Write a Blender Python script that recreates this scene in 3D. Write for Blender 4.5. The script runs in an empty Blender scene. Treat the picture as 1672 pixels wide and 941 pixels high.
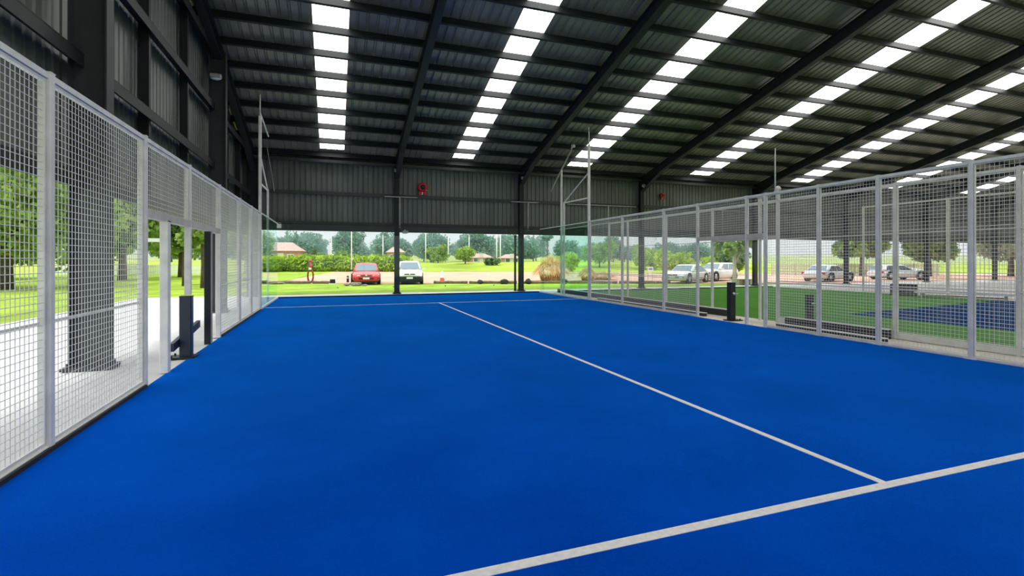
import bpy, math, random
import numpy as np
from mathutils import Vector, Matrix

C = bpy.context.scene.collection
PI = math.pi
rnd = random.Random(7)

# ------------------------------------------------------------------ materials
MATS = {}


def mat(name, col, rough=0.6, metal=0.0, var=0.0, vscale=4.0, bump=0.0, bscale=60.0, spec=0.5, col2=None, stretch=None):
    m = bpy.data.materials.new(name)
    m.use_nodes = True
    nt = m.node_tree
    b = nt.nodes['Principled BSDF']
    b.inputs['Base Color'].default_value = (*col, 1)
    b.inputs['Roughness'].default_value = rough
    b.inputs['Metallic'].default_value = metal
    b.inputs['Specular IOR Level'].default_value = spec
    tc = nt.nodes.new('ShaderNodeTexCoord')
    src = tc.outputs['Object']
    if stretch:
        mp = nt.nodes.new('ShaderNodeMapping')
        mp.inputs['Scale'].default_value = stretch
        nt.links.new(src, mp.inputs['Vector'])
        src = mp.outputs['Vector']
    if var > 0 or col2:
        n = nt.nodes.new('ShaderNodeTexNoise')
        n.inputs['Scale'].default_value = vscale
        n.inputs['Detail'].default_value = 5
        nt.links.new(src, n.inputs['Vector'])
        r = nt.nodes.new('ShaderNodeValToRGB')
        r.color_ramp.elements[0].position = 0.32
        r.color_ramp.elements[1].position = 0.68
        c2 = col2 if col2 else tuple(min(1, c * (1 + var)) for c in col)
        c1 = tuple(c * (1 - var) for c in col)
        r.color_ramp.elements[0].color = (*c1, 1)
        r.color_ramp.elements[1].color = (*c2, 1)
        nt.links.new(n.outputs['Fac'], r.inputs['Fac'])
        nt.links.new(r.outputs['Color'], b.inputs['Base Color'])
    if bump > 0:
        n2 = nt.nodes.new('ShaderNodeTexNoise')
        n2.inputs['Scale'].default_value = bscale
        n2.inputs['Detail'].default_value = 4
        nt.links.new(src, n2.inputs['Vector'])
        bp = nt.nodes.new('ShaderNodeBump')
        bp.inputs['Strength'].default_value = bump
        bp.inputs['Distance'].default_value = 0.02
        nt.links.new(n2.outputs['Fac'], bp.inputs['Height'])
        nt.links.new(bp.outputs['Normal'], b.inputs['Normal'])
    MATS[name] = m
    return m


def leaf_mat(name, c1, c2, scale=1.5, trans=0.35):
    m = bpy.data.materials.new(name)
    m.use_nodes = True
    nt = m.node_tree
    nt.nodes.clear()
    out = nt.nodes.new('ShaderNodeOutputMaterial')
    tc = nt.nodes.new('ShaderNodeTexCoord')
    n = nt.nodes.new('ShaderNodeTexNoise')
    n.inputs['Scale'].default_value = scale
    n.inputs['Detail'].default_value = 6
    nt.links.new(tc.outputs['Object'], n.inputs['Vector'])
    r = nt.nodes.new('ShaderNodeValToRGB')
    r.color_ramp.elements[0].position = 0.35
    r.color_ramp.elements[1].position = 0.65
    r.color_ramp.elements[0].color = (*c1, 1)
    r.color_ramp.elements[1].color = (*c2, 1)
    nt.links.new(n.outputs['Fac'], r.inputs['Fac'])
    d = nt.nodes.new('ShaderNodeBsdfDiffuse')
    t = nt.nodes.new('ShaderNodeBsdfTranslucent')
    nt.links.new(r.outputs['Color'], d.inputs['Color'])
    nt.links.new(r.outputs['Color'], t.inputs['Color'])
    mx = nt.nodes.new('ShaderNodeMixShader')
    mx.inputs[0].default_value = trans
    nt.links.new(d.outputs[0], mx.inputs[1])
    nt.links.new(t.outputs[0], mx.inputs[2])
    nt.links.new(mx.outputs[0], out.inputs['Surface'])
    MATS[name] = m
    return m


def glass_mat(name, tint, refl=1.0):
    m = bpy.data.materials.new(name)
    m.use_nodes = True
    nt = m.node_tree
    nt.nodes.clear()
    out = nt.nodes.new('ShaderNodeOutputMaterial')
    tr = nt.nodes.new('ShaderNodeBsdfTransparent')
    tr.inputs['Color'].default_value = (*tint, 1)
    gl = nt.nodes.new('ShaderNodeBsdfGlossy')
    gl.inputs['Roughness'].default_value = 0.02
    gl.inputs['Color'].default_value = (0.9 * refl, 1.0 * refl, 0.96 * refl, 1)
    lw = nt.nodes.new('ShaderNodeLayerWeight')
    lw.inputs['Blend'].default_value = 0.5
    pw = nt.nodes.new('ShaderNodeMath')
    pw.operation = 'POWER'
    pw.inputs[1].default_value = 5.0
    nt.links.new(lw.outputs['Facing'], pw.inputs[0])
    fr = nt.nodes.new('ShaderNodeMath')
    fr.operation = 'MULTIPLY_ADD'
    fr.inputs[1].default_value = 0.55
    fr.inputs[2].default_value = 0.02
    nt.links.new(pw.outputs[0], fr.inputs[0])
    mx = nt.nodes.new('ShaderNodeMixShader')
    nt.links.new(fr.outputs[0], mx.inputs[0])
    nt.links.new(tr.outputs[0], mx.inputs[1])
    nt.links.new(gl.outputs[0], mx.inputs[2])
    nt.links.new(mx.outputs[0], out.inputs['Surface'])
    MATS[name] = m
    return m


def emit_mat(name, col, strength):
    m = bpy.data.materials.new(name)
    m.use_nodes = True
    nt = m.node_tree
    nt.nodes.clear()
    out = nt.nodes.new('ShaderNodeOutputMaterial')
    e = nt.nodes.new('ShaderNodeEmission')
    e.inputs['Color'].default_value = (*col, 1)
    e.inputs['Strength'].default_value = strength
    nt.links.new(e.outputs[0], out.inputs['Surface'])
    MATS[name] = m
    return m


def turf_mat(name, ca, cb, fibre=0.35, sheen=(0.5, (.3, .8, .2))):
    """short pile artificial turf: mottled colour, fine fibre bump and a soft sheen"""
    m = bpy.data.materials.new(name)
    m.use_nodes = True
    nt = m.node_tree
    b = nt.nodes['Principled BSDF']
    b.inputs['Roughness'].default_value = 1.0
    b.inputs['Specular IOR Level'].default_value = 0.0
    b.inputs['Sheen Weight'].default_value = sheen[0]
    b.inputs['Sheen Roughness'].default_value = 0.24
    b.inputs['Sheen Tint'].default_value = (*sheen[1], 1)
    tc = nt.nodes.new('ShaderNodeTexCoord')
    n1 = nt.nodes.new('ShaderNodeTexNoise')
    n1.inputs['Scale'].default_value = 0.6
    n1.inputs['Detail'].default_value = 8
    n1.inputs['Roughness'].default_value = 0.65
    nt.links.new(tc.outputs['Object'], n1.inputs['Vector'])
    n2 = nt.nodes.new('ShaderNodeTexNoise')
    n2.inputs['Scale'].default_value = 90
    n2.inputs['Detail'].default_value = 3
    nt.links.new(tc.outputs['Object'], n2.inputs['Vector'])
    ad = nt.nodes.new('ShaderNodeMath')
    ad.operation = 'MULTIPLY_ADD'
    ad.inputs[1].default_value = 0.35
    nt.links.new(n2.outputs['Fac'], ad.inputs[0])
    nt.links.new(n1.outputs['Fac'], ad.inputs[2])
    r = nt.nodes.new('ShaderNodeValToRGB')
    r.color_ramp.elements[0].position = 0.45
    r.color_ramp.elements[1].position = 0.9
    r.color_ramp.elements[0].color = (*ca, 1)
    r.color_ramp.elements[1].color = (*cb, 1)
    nt.links.new(ad.outputs[0], r.inputs['Fac'])
    nt.links.new(r.outputs['Color'], b.inputs['Base Color'])
    n3 = nt.nodes.new('ShaderNodeTexNoise')
    n3.inputs['Scale'].default_value = 220
    nt.links.new(tc.outputs['Object'], n3.inputs['Vector'])
    bp = nt.nodes.new('ShaderNodeBump')
    bp.inputs['Strength'].default_value = fibre
    bp.inputs['Distance'].default_value = 0.01
    nt.links.new(n3.outputs['Fac'], bp.inputs['Height'])
    nt.links.new(bp.outputs['Normal'], b.inputs['Normal'])
    MATS[name] = m
    return m


BLUE = turf_mat('blue_turf', (0.0003, 0.052, 0.42), (0.0006, 0.088, 0.64), sheen=(0.75, (0.02, .38, 1.0)))
GREEN = turf_mat('green_turf', (0.07, 0.19, 0.035), (0.11, 0.27, 0.05))
NAVY = turf_mat('navy_turf', (0.008, 0.035, 0.11), (0.012, 0.05, 0.15), sheen=(0.2, (.1, .4, 1)))
LINE = mat('line_paint', (0.84, 0.84, 0.83), 0.8, var=0.08, vscale=30)
GALV = mat('galvanised', (0.74, 0.735, 0.69), 0.55, 0.0, var=0.10, vscale=6, bump=0.05)
WIRE = mat('mesh_wire', (0.74, 0.74, 0.71), 0.5, 0.1)
GALVD = mat('weathered_galvanised', (0.40, 0.40, 0.38), 0.55, 0.1, var=0.12, vscale=5)
STEEL = mat('dark_painted_steel', (0.016, 0.020, 0.022), 0.5, 0.0, var=0.15, vscale=3, spec=.3)
COLS = mat('column_paint', (0.040, 0.045, 0.050), 0.5, var=0.12, vscale=3, spec=.3)
STEELG = mat('grey_painted_steel', (0.032, 0.037, 0.038), 0.42, 0.0, var=0.15, vscale=3)
CLAD = mat('wall_cladding_steel', (0.135, 0.150, 0.142), 0.40, 0.2, var=0.18, vscale=1.2, stretch=(3, 3, 0.4))
ROOF = mat('roof_sheet_steel', (0.215, 0.210, 0.165), 0.34, 0.15, var=0.18, vscale=1.0, stretch=(2.0, 0.4, 1))
CONC = mat('concrete', (0.70, 0.685, 0.655), 0.8, var=0.10, vscale=1.3, bump=0.15, bscale=25)
LAWN = mat('lawn_grass', (0.30, 0.42, 0.045), 0.9, var=0.28, vscale=0.7, bump=0.6, bscale=40, spec=0.1)
FIELD = mat('meadow_grass', (0.34, 0.43, 0.05), 0.9, var=0.30, vscale=0.12, bump=0.4, bscale=8, spec=0.1)
GRAVEL = mat('gravel_drive', (0.62, 0.39, 0.28), 0.9, var=0.14, vscale=0.35, bump=0.4, bscale=30, spec=0.1)
TIMBER = mat('weathered_timber', (0.20, 0.125, 0.085), 0.8, var=0.3, vscale=6, bump=0.3)
DKTIMB = mat('black_stained_timber', (0.022, 0.022, 0.022), 0.6, var=0.3, vscale=6)
PALETIMB = mat('pale_timber', (0.55, 0.52, 0.45), 0.7, var=0.1, vscale=5)
BARK = mat('bark', (0.10, 0.075, 0.055), 0.9, var=0.35, vscale=8, bump=0.5)
PALEBARK = mat('pale_bark', (0.62, 0.58, 0.50), 0.8, var=0.2, vscale=8)
NAVYP = mat('navy_paint', (0.012, 0.022, 0.045), 0.4)
BLACKP = mat('black_paint', (0.008, 0.009, 0.011), 0.45)
RUBBER = mat('black_rubber', (0.012, 0.012, 0.012), 0.7)
ROCK = mat('rock', (0.24, 0.19, 0.16), 0.9, var=0.35, vscale=9, bump=0.6, bscale=12)
DKROCK = mat('dark_rock', (0.035, 0.032, 0.03), 0.9, var=0.3, vscale=9, bump=0.6, bscale=12)
REDP = mat('red_paint', (0.50, 0.012, 0.02), 0.35)
DKRED = mat('dark_red_rubber', (0.22, 0.012, 0.015), 0.5)
WHITEP = mat('white_paint', (0.80, 0.80, 0.78), 0.4)
CARRED = mat('car_red', (0.68, 0.018, 0.035), 0.18, spec=0.8)
CARWHITE = mat('car_white', (0.80, 0.81, 0.82), 0.2, spec=0.7)
CARSILVER = mat('car_silver', (0.76, 0.78, 0.79), 0.22, 0.1, spec=0.7)
CARGLASS = mat('car_glass', (0.20, 0.24, 0.27), 0.08, 0.7, spec=1.0)
CHROME = mat('chrome', (0.75, 0.75, 0.76), 0.15, 0.9)
LAMPW = mat('frosted_lens', (0.82, 0.83, 0.80), 0.3)
ORANGE = mat('cone_orange', (0.75, 0.10, 0.05), 0.5)
BRICK = mat('red_brick', (0.47, 0.25, 0.19), 0.85, var=0.15, vscale=3)
TILE = mat('roof_tile', (0.52, 0.33, 0.30), 0.8, var=0.12, vscale=3)
STRAW = leaf_mat('straw', (0.66, 0.44, 0.20), (0.85, 0.62, 0.33), 2.0, 0.25)
LEAFB = leaf_mat('bright_leaf', (0.19, 0.31, 0.05), (0.50, 0.63, 0.17), 1.6)
LEAFM = leaf_mat('mid_leaf', (0.15, 0.25, 0.06), (0.39, 0.51, 0.16), 1.2)
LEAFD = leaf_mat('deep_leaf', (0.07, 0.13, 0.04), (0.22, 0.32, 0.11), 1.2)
LEAFH = leaf_mat('hedge_leaf', (0.22, 0.36, 0.02), (0.56, 0.70, 0.08), 1.1)
LEAFG = leaf_mat('grey_leaf', (0.30, 0.36, 0.24), (0.52, 0.57, 0.42), 1.0)
LEAFHAZE = leaf_mat('haze_tinted_leaf', (0.15, 0.28, 0.23), (0.25, 0.41, 0.33), 0.3)  # blue-green of distant haze put into the far foliage colour
GLASSB = glass_mat('clear_glass', (0.965, 0.99, 0.975))
GLASSS = glass_mat('green_edged_glass', (0.86, 0.965, 0.93))
hm = bpy.data.materials.new('haze_air')
hm.use_nodes = True
hm.node_tree.nodes.clear()
_o = hm.node_tree.nodes.new('ShaderNodeOutputMaterial')
_v = hm.node_tree.nodes.new('ShaderNodeVolumeScatter')
_v.inputs['Color'].default_value = (.93, .98, 1, 1)
_v.inputs['Density'].default_value = .0055
hm.node_tree.links.new(_v.outputs[0], _o.inputs['Volume'])
MATS['haze_air'] = hm
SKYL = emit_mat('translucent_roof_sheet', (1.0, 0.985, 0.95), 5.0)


# ------------------------------------------------------------------ mesh builder
class MB:
    def __init__(s):
        s.v, s.f, s.sm = [], [], []

    def add(s, vs, fs, smooth=False):
        o = len(s.v)
        s.v += [tuple(x) for x in vs]
        s.f += [tuple(i + o for i in f) for f in fs]
        s.sm += [smooth] * len(fs)
        return s

    def box(s, c, d, rz=0.0, ch=0.0):
        """box of size d at centre c, rz about z, optional chamfer on its long vertical edges"""
        hx, hy, hz = d[0] / 2, d[1] / 2, d[2] / 2
        if ch > 0:
            k = min(ch, hx * .45, hy * .45)
            ring = [(-hx + k, -hy), (hx - k, -hy), (hx, -hy + k), (hx, hy - k), (hx - k, hy), (-hx + k, hy), (-hx, hy - k), (-hx, -hy + k)]
        else:
            ring = [(-hx, -hy), (hx, -hy), (hx, hy), (-hx, hy)]
        n = len(ring)
        cs, sn = math.cos(rz), math.sin(rz)
        vs = [(c[0] + x * cs - y * sn, c[1] + x * sn + y * cs, c[2] + z) for z in (-hz, hz) for x, y in ring]
        fs = [tuple(range(n - 1, -1, -1)), tuple(range(n, 2 * n))] + [(i, (i + 1) % n, n + (i + 1) % n, n + i) for i in range(n)]
        return s.add(vs, fs)

    def bar(s, p, q, w, h, up=(0, 0, 1)):
        p, q, up = Vector(p), Vector(q), Vector(up)
        d = (q - p).normalized()
        a = d.cross(up)
        if a.length < 1e-4:
            a = d.cross(Vector((1, 0, 0)))
        a.normalize()
        b = a.cross(d).normalized()
        vs = []
        for e in (p, q):
            for sx, sy in ((-1, -1), (1, -1), (1, 1), (-1, 1)):
                vs.append(e + a * (sx * w / 2) + b * (sy * h / 2))
        return s.add(vs, [(3, 2, 1, 0), (4, 5, 6, 7)] + [(i, (i + 1) % 4, 4 + (i + 1) % 4, 4 + i) for i in range(4)])

    def tube(s, pts, r, n=10, caps=True):
        pts = [Vector(p) for p in pts]
        rs = r if isinstance(r, (list, tuple)) else [r] * len(pts)
        base = len(s.v)
        ref = None
        for i, p in enumerate(pts):
            d = (pts[min(i + 1, len(pts) - 1)] - pts[max(i - 1, 0)]).normalized()
            if ref is None:
                ref = d.cross(Vector((0.31, 0.2, 0.93)))
                if ref.length < 1e-3:
                    ref = d.cross(Vector((1, 0, 0)))
            ref = (ref - d * ref.dot(d)).normalized()
            b = d.cross(ref)
            for k in range(n):
                a = 2 * PI * k / n
                s.v.append(tuple(p + (ref * math.cos(a) + b * math.sin(a)) * rs[i]))
        for i in range(len(pts) - 1):
            for k in range(n):
                a = base + i * n + k
                b2 = base + i * n + (k + 1) % n
                s.f.append((a, b2, b2 + n, a + n))
                s.sm.append(True)
        if caps:
            s.f.append(tuple(base + k for k in range(n - 1, -1, -1)))
            s.f.append(tuple(base + (len(pts) - 1) * n + k for k in range(n)))
            s.sm += [False, False]
        return s

    def lathe(s, prof, c=(0, 0, 0), n=20, axis='z'):
        base = len(s.v)
        for r, z in prof:
            for k in range(n):
                a = 2 * PI * k / n
                x, y = r * math.cos(a), r * math.sin(a)
                p = {'z': (x, y, z), 'y': (x, z, y), 'x': (z, x, y)}[axis]
                s.v.append((p[0] + c[0], p[1] + c[1], p[2] + c[2]))
        for i in range(len(prof) - 1):
            for k in range(n):
                s.f.append((base + i * n + k, base + i * n + (k + 1) % n, base + (i + 1) * n + (k + 1) % n, base + (i + 1) * n + k))
                s.sm.append(True)
        return s

    def loft(s, rings, closed=True, caps=True, smooth=True):
        n = len(rings[0])
        base = len(s.v)
        for r in rings:
            s.v += [tuple(p) for p in r]
        for i in range(len(rings) - 1):
            for k in range(n if closed else n - 1):
                a, b = base + i * n + k, base + i * n + (k + 1) % n
                s.f.append((a, b, b + n, a + n))
                s.sm.append(smooth)
        if caps and closed:
            s.f.append(tuple(base + k for k in range(n - 1, -1, -1)))
            s.f.append(tuple(base + (len(rings) - 1) * n + k for k in range(n)))
            s.sm += [False, False]
        return s

    def ibeam(s, p, q, depth, width, up=(0, 0, 1), tf=0.016, tw=0.011):
        """rolled I section, web standing along up"""
        p, q, up = Vector(p), Vector(q), Vector(up)
        d = (q - p).normalized()
        u = (up - d * up.dot(d)).normalized()
        o = u * (depth / 2 - tf / 2)
        s.bar(p + o, q + o, width, tf, u)
        s.bar(p - o, q - o, width, tf, u)
        s.bar(p, q, tw, depth - 2 * tf, u)
        return s

    def quads(s, P, A, B):
        """many free quads: centres P, half axes A and B (numpy n x 3)"""
        V = np.stack([P - A - B, P + A - B, P + A + B, P - A + B], 1).reshape(-1, 3)
        o = len(s.v)
        s.v += [tuple(x) for x in V.tolist()]
        n = len(P)
        s.f += [(o + 4 * i, o + 4 * i + 1, o + 4 * i + 2, o + 4 * i + 3) for i in range(n)]
        s.sm += [False] * n
        return s

    def build(s, name, m, parent=None, origin=None):
        if origin is None and parent is not None and parent.parent is None and parent.get('world_built'):
            origin = tuple(parent.location)
        v = s.v if origin is None else [(a - origin[0], b - origin[1], c - origin[2]) for a, b, c in s.v]
        me = bpy.data.meshes.new(name)
        me.from_pydata(v, [], s.f)
        me.polygons.foreach_set('use_smooth', s.sm)
        me.materials.append(m)
        me.update()
        o = bpy.data.objects.new(name, me)
        C.objects.link(o)
        if parent is not None:
            o.parent = parent
        return o


def tag(o, label=None, cat=None, group=None, kind=None):
    if label: o['label'] = label
    if cat: o['category'] = cat
    if group: o['group'] = group
    if kind: o['kind'] = kind
    return o


def thing(name, label, cat, loc=(0, 0, 0), rz=0.0, group=None, kind=None, world=False):
    o = bpy.data.objects.new(name, None)
    C.objects.link(o)
    o.location = loc
    o.rotation_euler = (0, 0, rz)
    o.empty_display_size = 0.2
    if world: o['world_built'] = 1
    return tag(o, label, cat, group, kind)


def struct(name, mb, m, parent=None):
    o = mb.build(name, m, parent)
    if parent is None: o['kind'] = 'structure'
    return o


def dup(root, loc, rz, label, group=None, scale=None):
    r = root.copy()
    C.objects.link(r)
    r.location = loc
    r.rotation_euler = (0, 0, rz)
    r['label'] = label
    if group: r['group'] = group
    if scale: r.scale = scale
    for ch in list(root.children):
        c = ch.copy()
        C.objects.link(c)
        c.parent = r
        for g in list(ch.children):
            d = g.copy()
            C.objects.link(d)
            d.parent = c
    return r


# ------------------------------------------------------------------ camera
cam_d = bpy.data.cameras.new('camera')
cam = bpy.data.objects.new('camera', cam_d)
C.objects.link(cam)
cam.location = (-3.1815, -9.0548, 1.3721)
cam.rotation_euler = (PI / 2, 0, -0.341)
cam_d.sensor_width = 36
cam_d.lens = 815.82 / 1672 * 36
cam_d.shift_y = -44.97 / 1672
cam_d.clip_end = 1500
bpy.context.scene.camera = cam

# ------------------------------------------------------------------ building numbers
YW = 12.30            # far eave wall
YN = -15.4            # near eave wall (behind the camera)
YR = -1.55            # ridge
XG = -6.45            # gable wall with columns on its inside
XE = 53.0
RS = 0.272


def roof_z(y):
    return 5.62 + RS * (12.2 - y) if y >= YR else 5.62 + RS * (12.2 - YR) - RS * (YR - y)


PORTALS = [-6.1, -0.75, 4.75, 11.1, 18.3, 25.2, 32.3, 39.3, 46.3, 52.8]
SKYX = [(-3.72, -2.83), (1.53, 2.42), (6.9, 8.0), (13.75, 14.95), (20.5, 21.8), (27.7, 29.0), (35.0, 36.3), (42.2, 43.4), (49, 50.2)]

# roof sheets between the translucent strips, ribbed down the slope
cuts = [XG - 0.25] + [c for ab in SKYX for c in ab] + [XE + 0.2]
mb = MB()


def ribbed(mb, a, b, pitch, h, f0, f1):
    """trapezoid rib profile from a to b; f0/f1 map (t, depth) to points of the two ends"""
    n = max(1, round((b - a) / pitch))
    p = (b - a) / n
    prof = []
    for i in range(n):
        t = a + i * p
        prof += [(t, 0), (t + p * .66, 0), (t + p * .76, h), (t + p * .90, h)]
    prof.append((b, 0))
    k = len(prof)
    vs = [f0(t, d) for t, d in prof] + [f1(t, d) for t, d in prof]
    mb.add(vs, [(i, i + 1, k + i + 1, k + i) for i in range(k - 1)])


for i in range(0, len(cuts), 2):
    a, b = cuts[i], cuts[i + 1]
    ribbed(mb, a, b, 0.25, 0.035, lambda t, d: (t, YW + 0.3, roof_z(YW + 0.3) + d), lambda t, d: (t, YR, roof_z(YR) + d))
    ribbed(mb, a, b, 0.25, 0.035, lambda t, d: (t, YR, roof_z(YR) + d), lambda t, d: (t, YN - 0.3, roof_z(YN - 0.3) + d))
struct('ceiling', mb, ROOF)
# translucent strips
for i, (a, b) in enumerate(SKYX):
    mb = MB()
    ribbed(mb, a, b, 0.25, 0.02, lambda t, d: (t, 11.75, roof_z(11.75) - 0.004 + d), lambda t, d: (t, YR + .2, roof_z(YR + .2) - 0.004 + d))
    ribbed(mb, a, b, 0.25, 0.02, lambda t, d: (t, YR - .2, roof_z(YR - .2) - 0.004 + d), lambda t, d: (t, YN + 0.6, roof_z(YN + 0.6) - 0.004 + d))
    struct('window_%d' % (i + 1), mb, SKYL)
    mb = MB()
    for y0, y1 in ((11.75, YW + 0.3), (YR - .2, YR + .2), (YN - .3, YN + .6)):
        mb.add([(a, y0, roof_z(y0)), (b, y0, roof_z(y0)), (b, y1, roof_z(y1)), (a, y1, roof_z(y1))], [(0, 1, 2, 3)])
    struct('trim_%d' % (i + 1), mb, ROOF)

# purlins: C sections across the whole length
PUR = [12.0, 10.9, 9.87, 8.87, 7.88, 6.93, 5.96, 5.0, 4.02, 3.0, 1.95, 0.9, -0.15, -1.2]
for y in PUR + [-3.1 - 1.2 * k for k in range(10)]:
    z = roof_z(y)
    sl = -RS if y >= YR else RS
    up = Vector((0, -sl, 1)).normalized()
    c = Vector((0, y, z)) - up * 0.115
    mb = MB()
    side = Vector((0, 1, sl)).normalized()
    for (o, w, h) in ((Vector((0, 0, 0)), 0.012, 0.2), (up * .094 + side * .035, 0.07, .012), (-up * .094 + side * .035, 0.07, .012)):
        mb.bar(Vector((XG - .1, 0, 0)) + c + o, Vector((XE, 0, 0)) + c + o, w, h, up)
    struct('purlin', mb, STEEL)

# portal frames: far column, rafters with haunches, near column
for i, x in enumerate(PORTALS):
    gable = i == 0
    zc = 5.14
    mb = MB()
    mb.ibeam((x, 12.08, 0.03), (x, 12.08, 5.30), 0.20, 0.20, (0, 1, 0)) if not gable else mb.ibeam((x, 12.08, 0.03), (x, 12.08, 5.3), 0.36, 0.22, (1, 0, 0))
    mb.box((x, 12.08, 0.015), (0.34, 0.30, 0.03))
    for sx in (-.12, .12):
        for sy in (-.1, .1):
            mb.tube([(x + sx, 12.08 + sy, .03), (x + sx, 12.08 + sy, .07)], .012, 6)
    struct('column', mb, STEEL)
    mb = MB()
    w, dep = (0.20, 0.36)
    z = lambda y: roof_z(y) - 0.225 - dep / 2
    mb.ibeam((x, 12.1, z(12.1)), (x, YR, z(YR)), dep, w)
    mb.ibeam((x, YR, z(YR)), (x, YN + .2, z(YN + .2)), dep, w)
    # haunch under the eave end
    y0, y1 = 12.0, 10.4
    for sx in (-.006, .006):
        mb.add([(x + sx, y0, z(y0) - dep / 2), (x + sx, y1, z(y1) - dep / 2), (x + sx, y0, z(y0) - dep / 2 - .32)], [(0, 1, 2)])
    mb.bar((x, y0, z(y0) - dep / 2 - .32), (x, y1, z(y1) - dep / 2), w, .014)
    struct('rafter', mb, STEEL)
    mb = MB()
    mb.ibeam((x, YN + .25, 0.03), (x, YN + .25, 5.3), 0.26, 0.2, (0, 1, 0))
    mb.box((x, YN + .25, 0.015), (0.36, 0.4, 0.03))
    struct('column', mb, STEEL)

# far eave wall: ribbed sheet, header beam, girts
mb = MB()
ribbed(mb, XG - .2, XE, 0.2, 0.03, lambda t, d: (t, YW + d, 2.56), lambda t, d: (t, YW + d, roof_z(YW) - .02))
struct('wall_back', mb, CLAD)
mb = MB()
mb.box(((XG + XE) / 2, YW - .10, 2.72), (XE - XG, 0.18, 0.35))
mb.box(((XG + XE) / 2, YW - .12, 2.905), (XE - XG, 0.22, 0.03))
struct('beam', mb, STEELG)
mb = MB()
for zz, hh in ((4.12, .13), (5.43, .16)):
    mb.bar((XG, YW - .05, zz), (XE, YW - .05, zz), 0.09, 0.012)
    mb.bar((XG, YW - .09, zz - hh / 2 + .0), (XE, YW - .09, zz - hh / 2), 0.012, hh)
struct('girt', mb, STEELG)
mb = MB()
mb.box(((XG + XE) / 2, 12.06, 5.36), (XE - XG, .26, .02))
mb.box(((XG + XE) / 2, 11.94, 5.30), (XE - XG, .02, .14))
struct('eave_beam', mb, STEELG)
# near eave wall behind the camera
mb = MB()
ribbed(mb, XG - .2, XE, 0.4, 0.03, lambda t, d: (t, YN - d, 3.6), lambda t, d: (t, YN - d, roof_z(YN) - .02))
struct('wall_front', mb, CLAD)
# gable walls: ribbed sheets with a sloping top
for nm, x, sgn, zb in (('wall_left', XG, -1, 2.42), ('wall_right', XE, 1, 2.6)):
    mb = MB()
    for y0, y1 in ((YN, YR), (YR, YW)):
        ribbed(mb, y0, y1, 0.2, 0.03, lambda t, d: (x + sgn * d, t, zb), lambda t, d: (x + sgn * d, t, roof_z(t) - .02))
    struct(nm, mb, CLAD)
# gable columns and girts on the left
for y in (6.06, -1.27, -8.6):
    mb = MB()
    zt = roof_z(y) - .4
    mb.ibeam((-6.1, y, 0.03), (-6.1, y, zt), 0.40, 0.22, (1, 0, 0), .02, .014)
    mb.box((-6.1, y, 0.02), (0.52, 0.34, 0.04))
    for sx in (-.2, .2):
        for sy in (-.12, .12):
            mb.tube([(-6.1 + sx, y + sy, .03), (-6.1 + sx, y + sy, .09)], .014, 6)
    struct('column', mb, COLS)
for y in (1.38, 3.82, 8.3, 10.3, -3.6, -6.1, -11):
    mb = MB()
    mb.box((XG + .12, y, (2.5 + roof_z(y) - .3) / 2), (0.16, 0.10, roof_z(y) - .3 - 2.5))
    struct('girt_post', mb, STEEL)
for z, hh in ((2.47, .2), (3.98, .17), (5.52, .17), (7.0, .17)):
    ym = YW - .1 if z < 5.4 else 12.2 - (z + .1 - 5.62) / RS - .3
    mb = MB()
    mb.bar((XG + .16, YN + .2 if z < 5.4 else 2 * YR - ym, z), (XG + .16, ym, z), 0.24, .014)
    mb.bar((XG + .27, YN + .2 if z < 5.4 else 2 * YR - ym, z - hh / 2), (XG + .27, ym, z - hh / 2), 0.014, hh)
    struct('girt', mb, STEEL)

# ------------------------------------------------------------------ floors and ground
mb = MB().box((22.0, -1.5, -0.062), (64.0, 28.6, 0.10))
struct('floor', mb, CONC)
CW, CL = 5.11, 10.80
mb = MB().box((0, 0, -0.004), (2 * CW, 2 * CL, 0.014))
court = struct('floor_blue_court', mb, BLUE)
for nm_y in (-6.95, 6.95):
    MB().box((0, nm_y, 0.0045), (2 * CW - .06, 0.062, 0.003)).build('line_marking', LINE, court)
MB().box((-.4, 1.22, 0.0032), (4.2, 0.012, 0.0006)).build('turf_seam', mat('turf_seam', (.03, .14, .5), 1.0, spec=0), court)
MB().box((0, 0, 0.0045), (0.056, 13.9 - .062, 0.003)).build('line_marking', LINE, court)
c2x0, c2x1 = 6.2, 18.3
mb = MB().box(((c2x0 + c2x1) / 2, 0, -0.004), (c2x1 - c2x0, 2 * CL, 0.014))
struct('floor_strip', MB().box((5.66, 0, -.006), (1.06, 21.6, .012)), mat('beige_floor', (.82, .76, .66), .8, var=.06, vscale=2))
court2 = struct('floor_green_court', mb, GREEN)
MB().add([(9.2, 0.1, .0045), (9.2, -8.0, .0045), (18.2, -8.0, .0045), (18.2, 1.5, .0045)], [(3, 2, 1, 0)]).build('navy_inlay', NAVY, court2)

# ------------------------------------------------------------------ court fences of welded mesh
def wire_panel(x, y0, y1, z0, z1, dia=0.0062, pitch=0.0525):
    mb = MB()
    r = dia / 2
    ny, nz = max(1, round((y1 - y0) / pitch)), max(1, round((z1 - z0) / pitch))

    def prism(p, q, a, b):
        vs = [Vector(p) + o for o in (a, b, -a, -b)] + [Vector(q) + o for o in (a, b, -a, -b)]
        mb.add(vs, [(i, (i + 1) % 4, 4 + (i + 1) % 4, 4 + i) for i in range(4)])
    for i in range(1, ny):
        y = y0 + (y1 - y0) * i / ny
        prism((x, y, z0), (x, y, z1), Vector((r, 0, 0)), Vector((0, r, 0)))
    for i in range(1, nz):
        z = z0 + (z1 - z0) * i / nz
        prism((x + r, y0, z), (x + r, y1, z), Vector((r, 0, 0)), Vector((0, 0, r)))
    return mb


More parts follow.
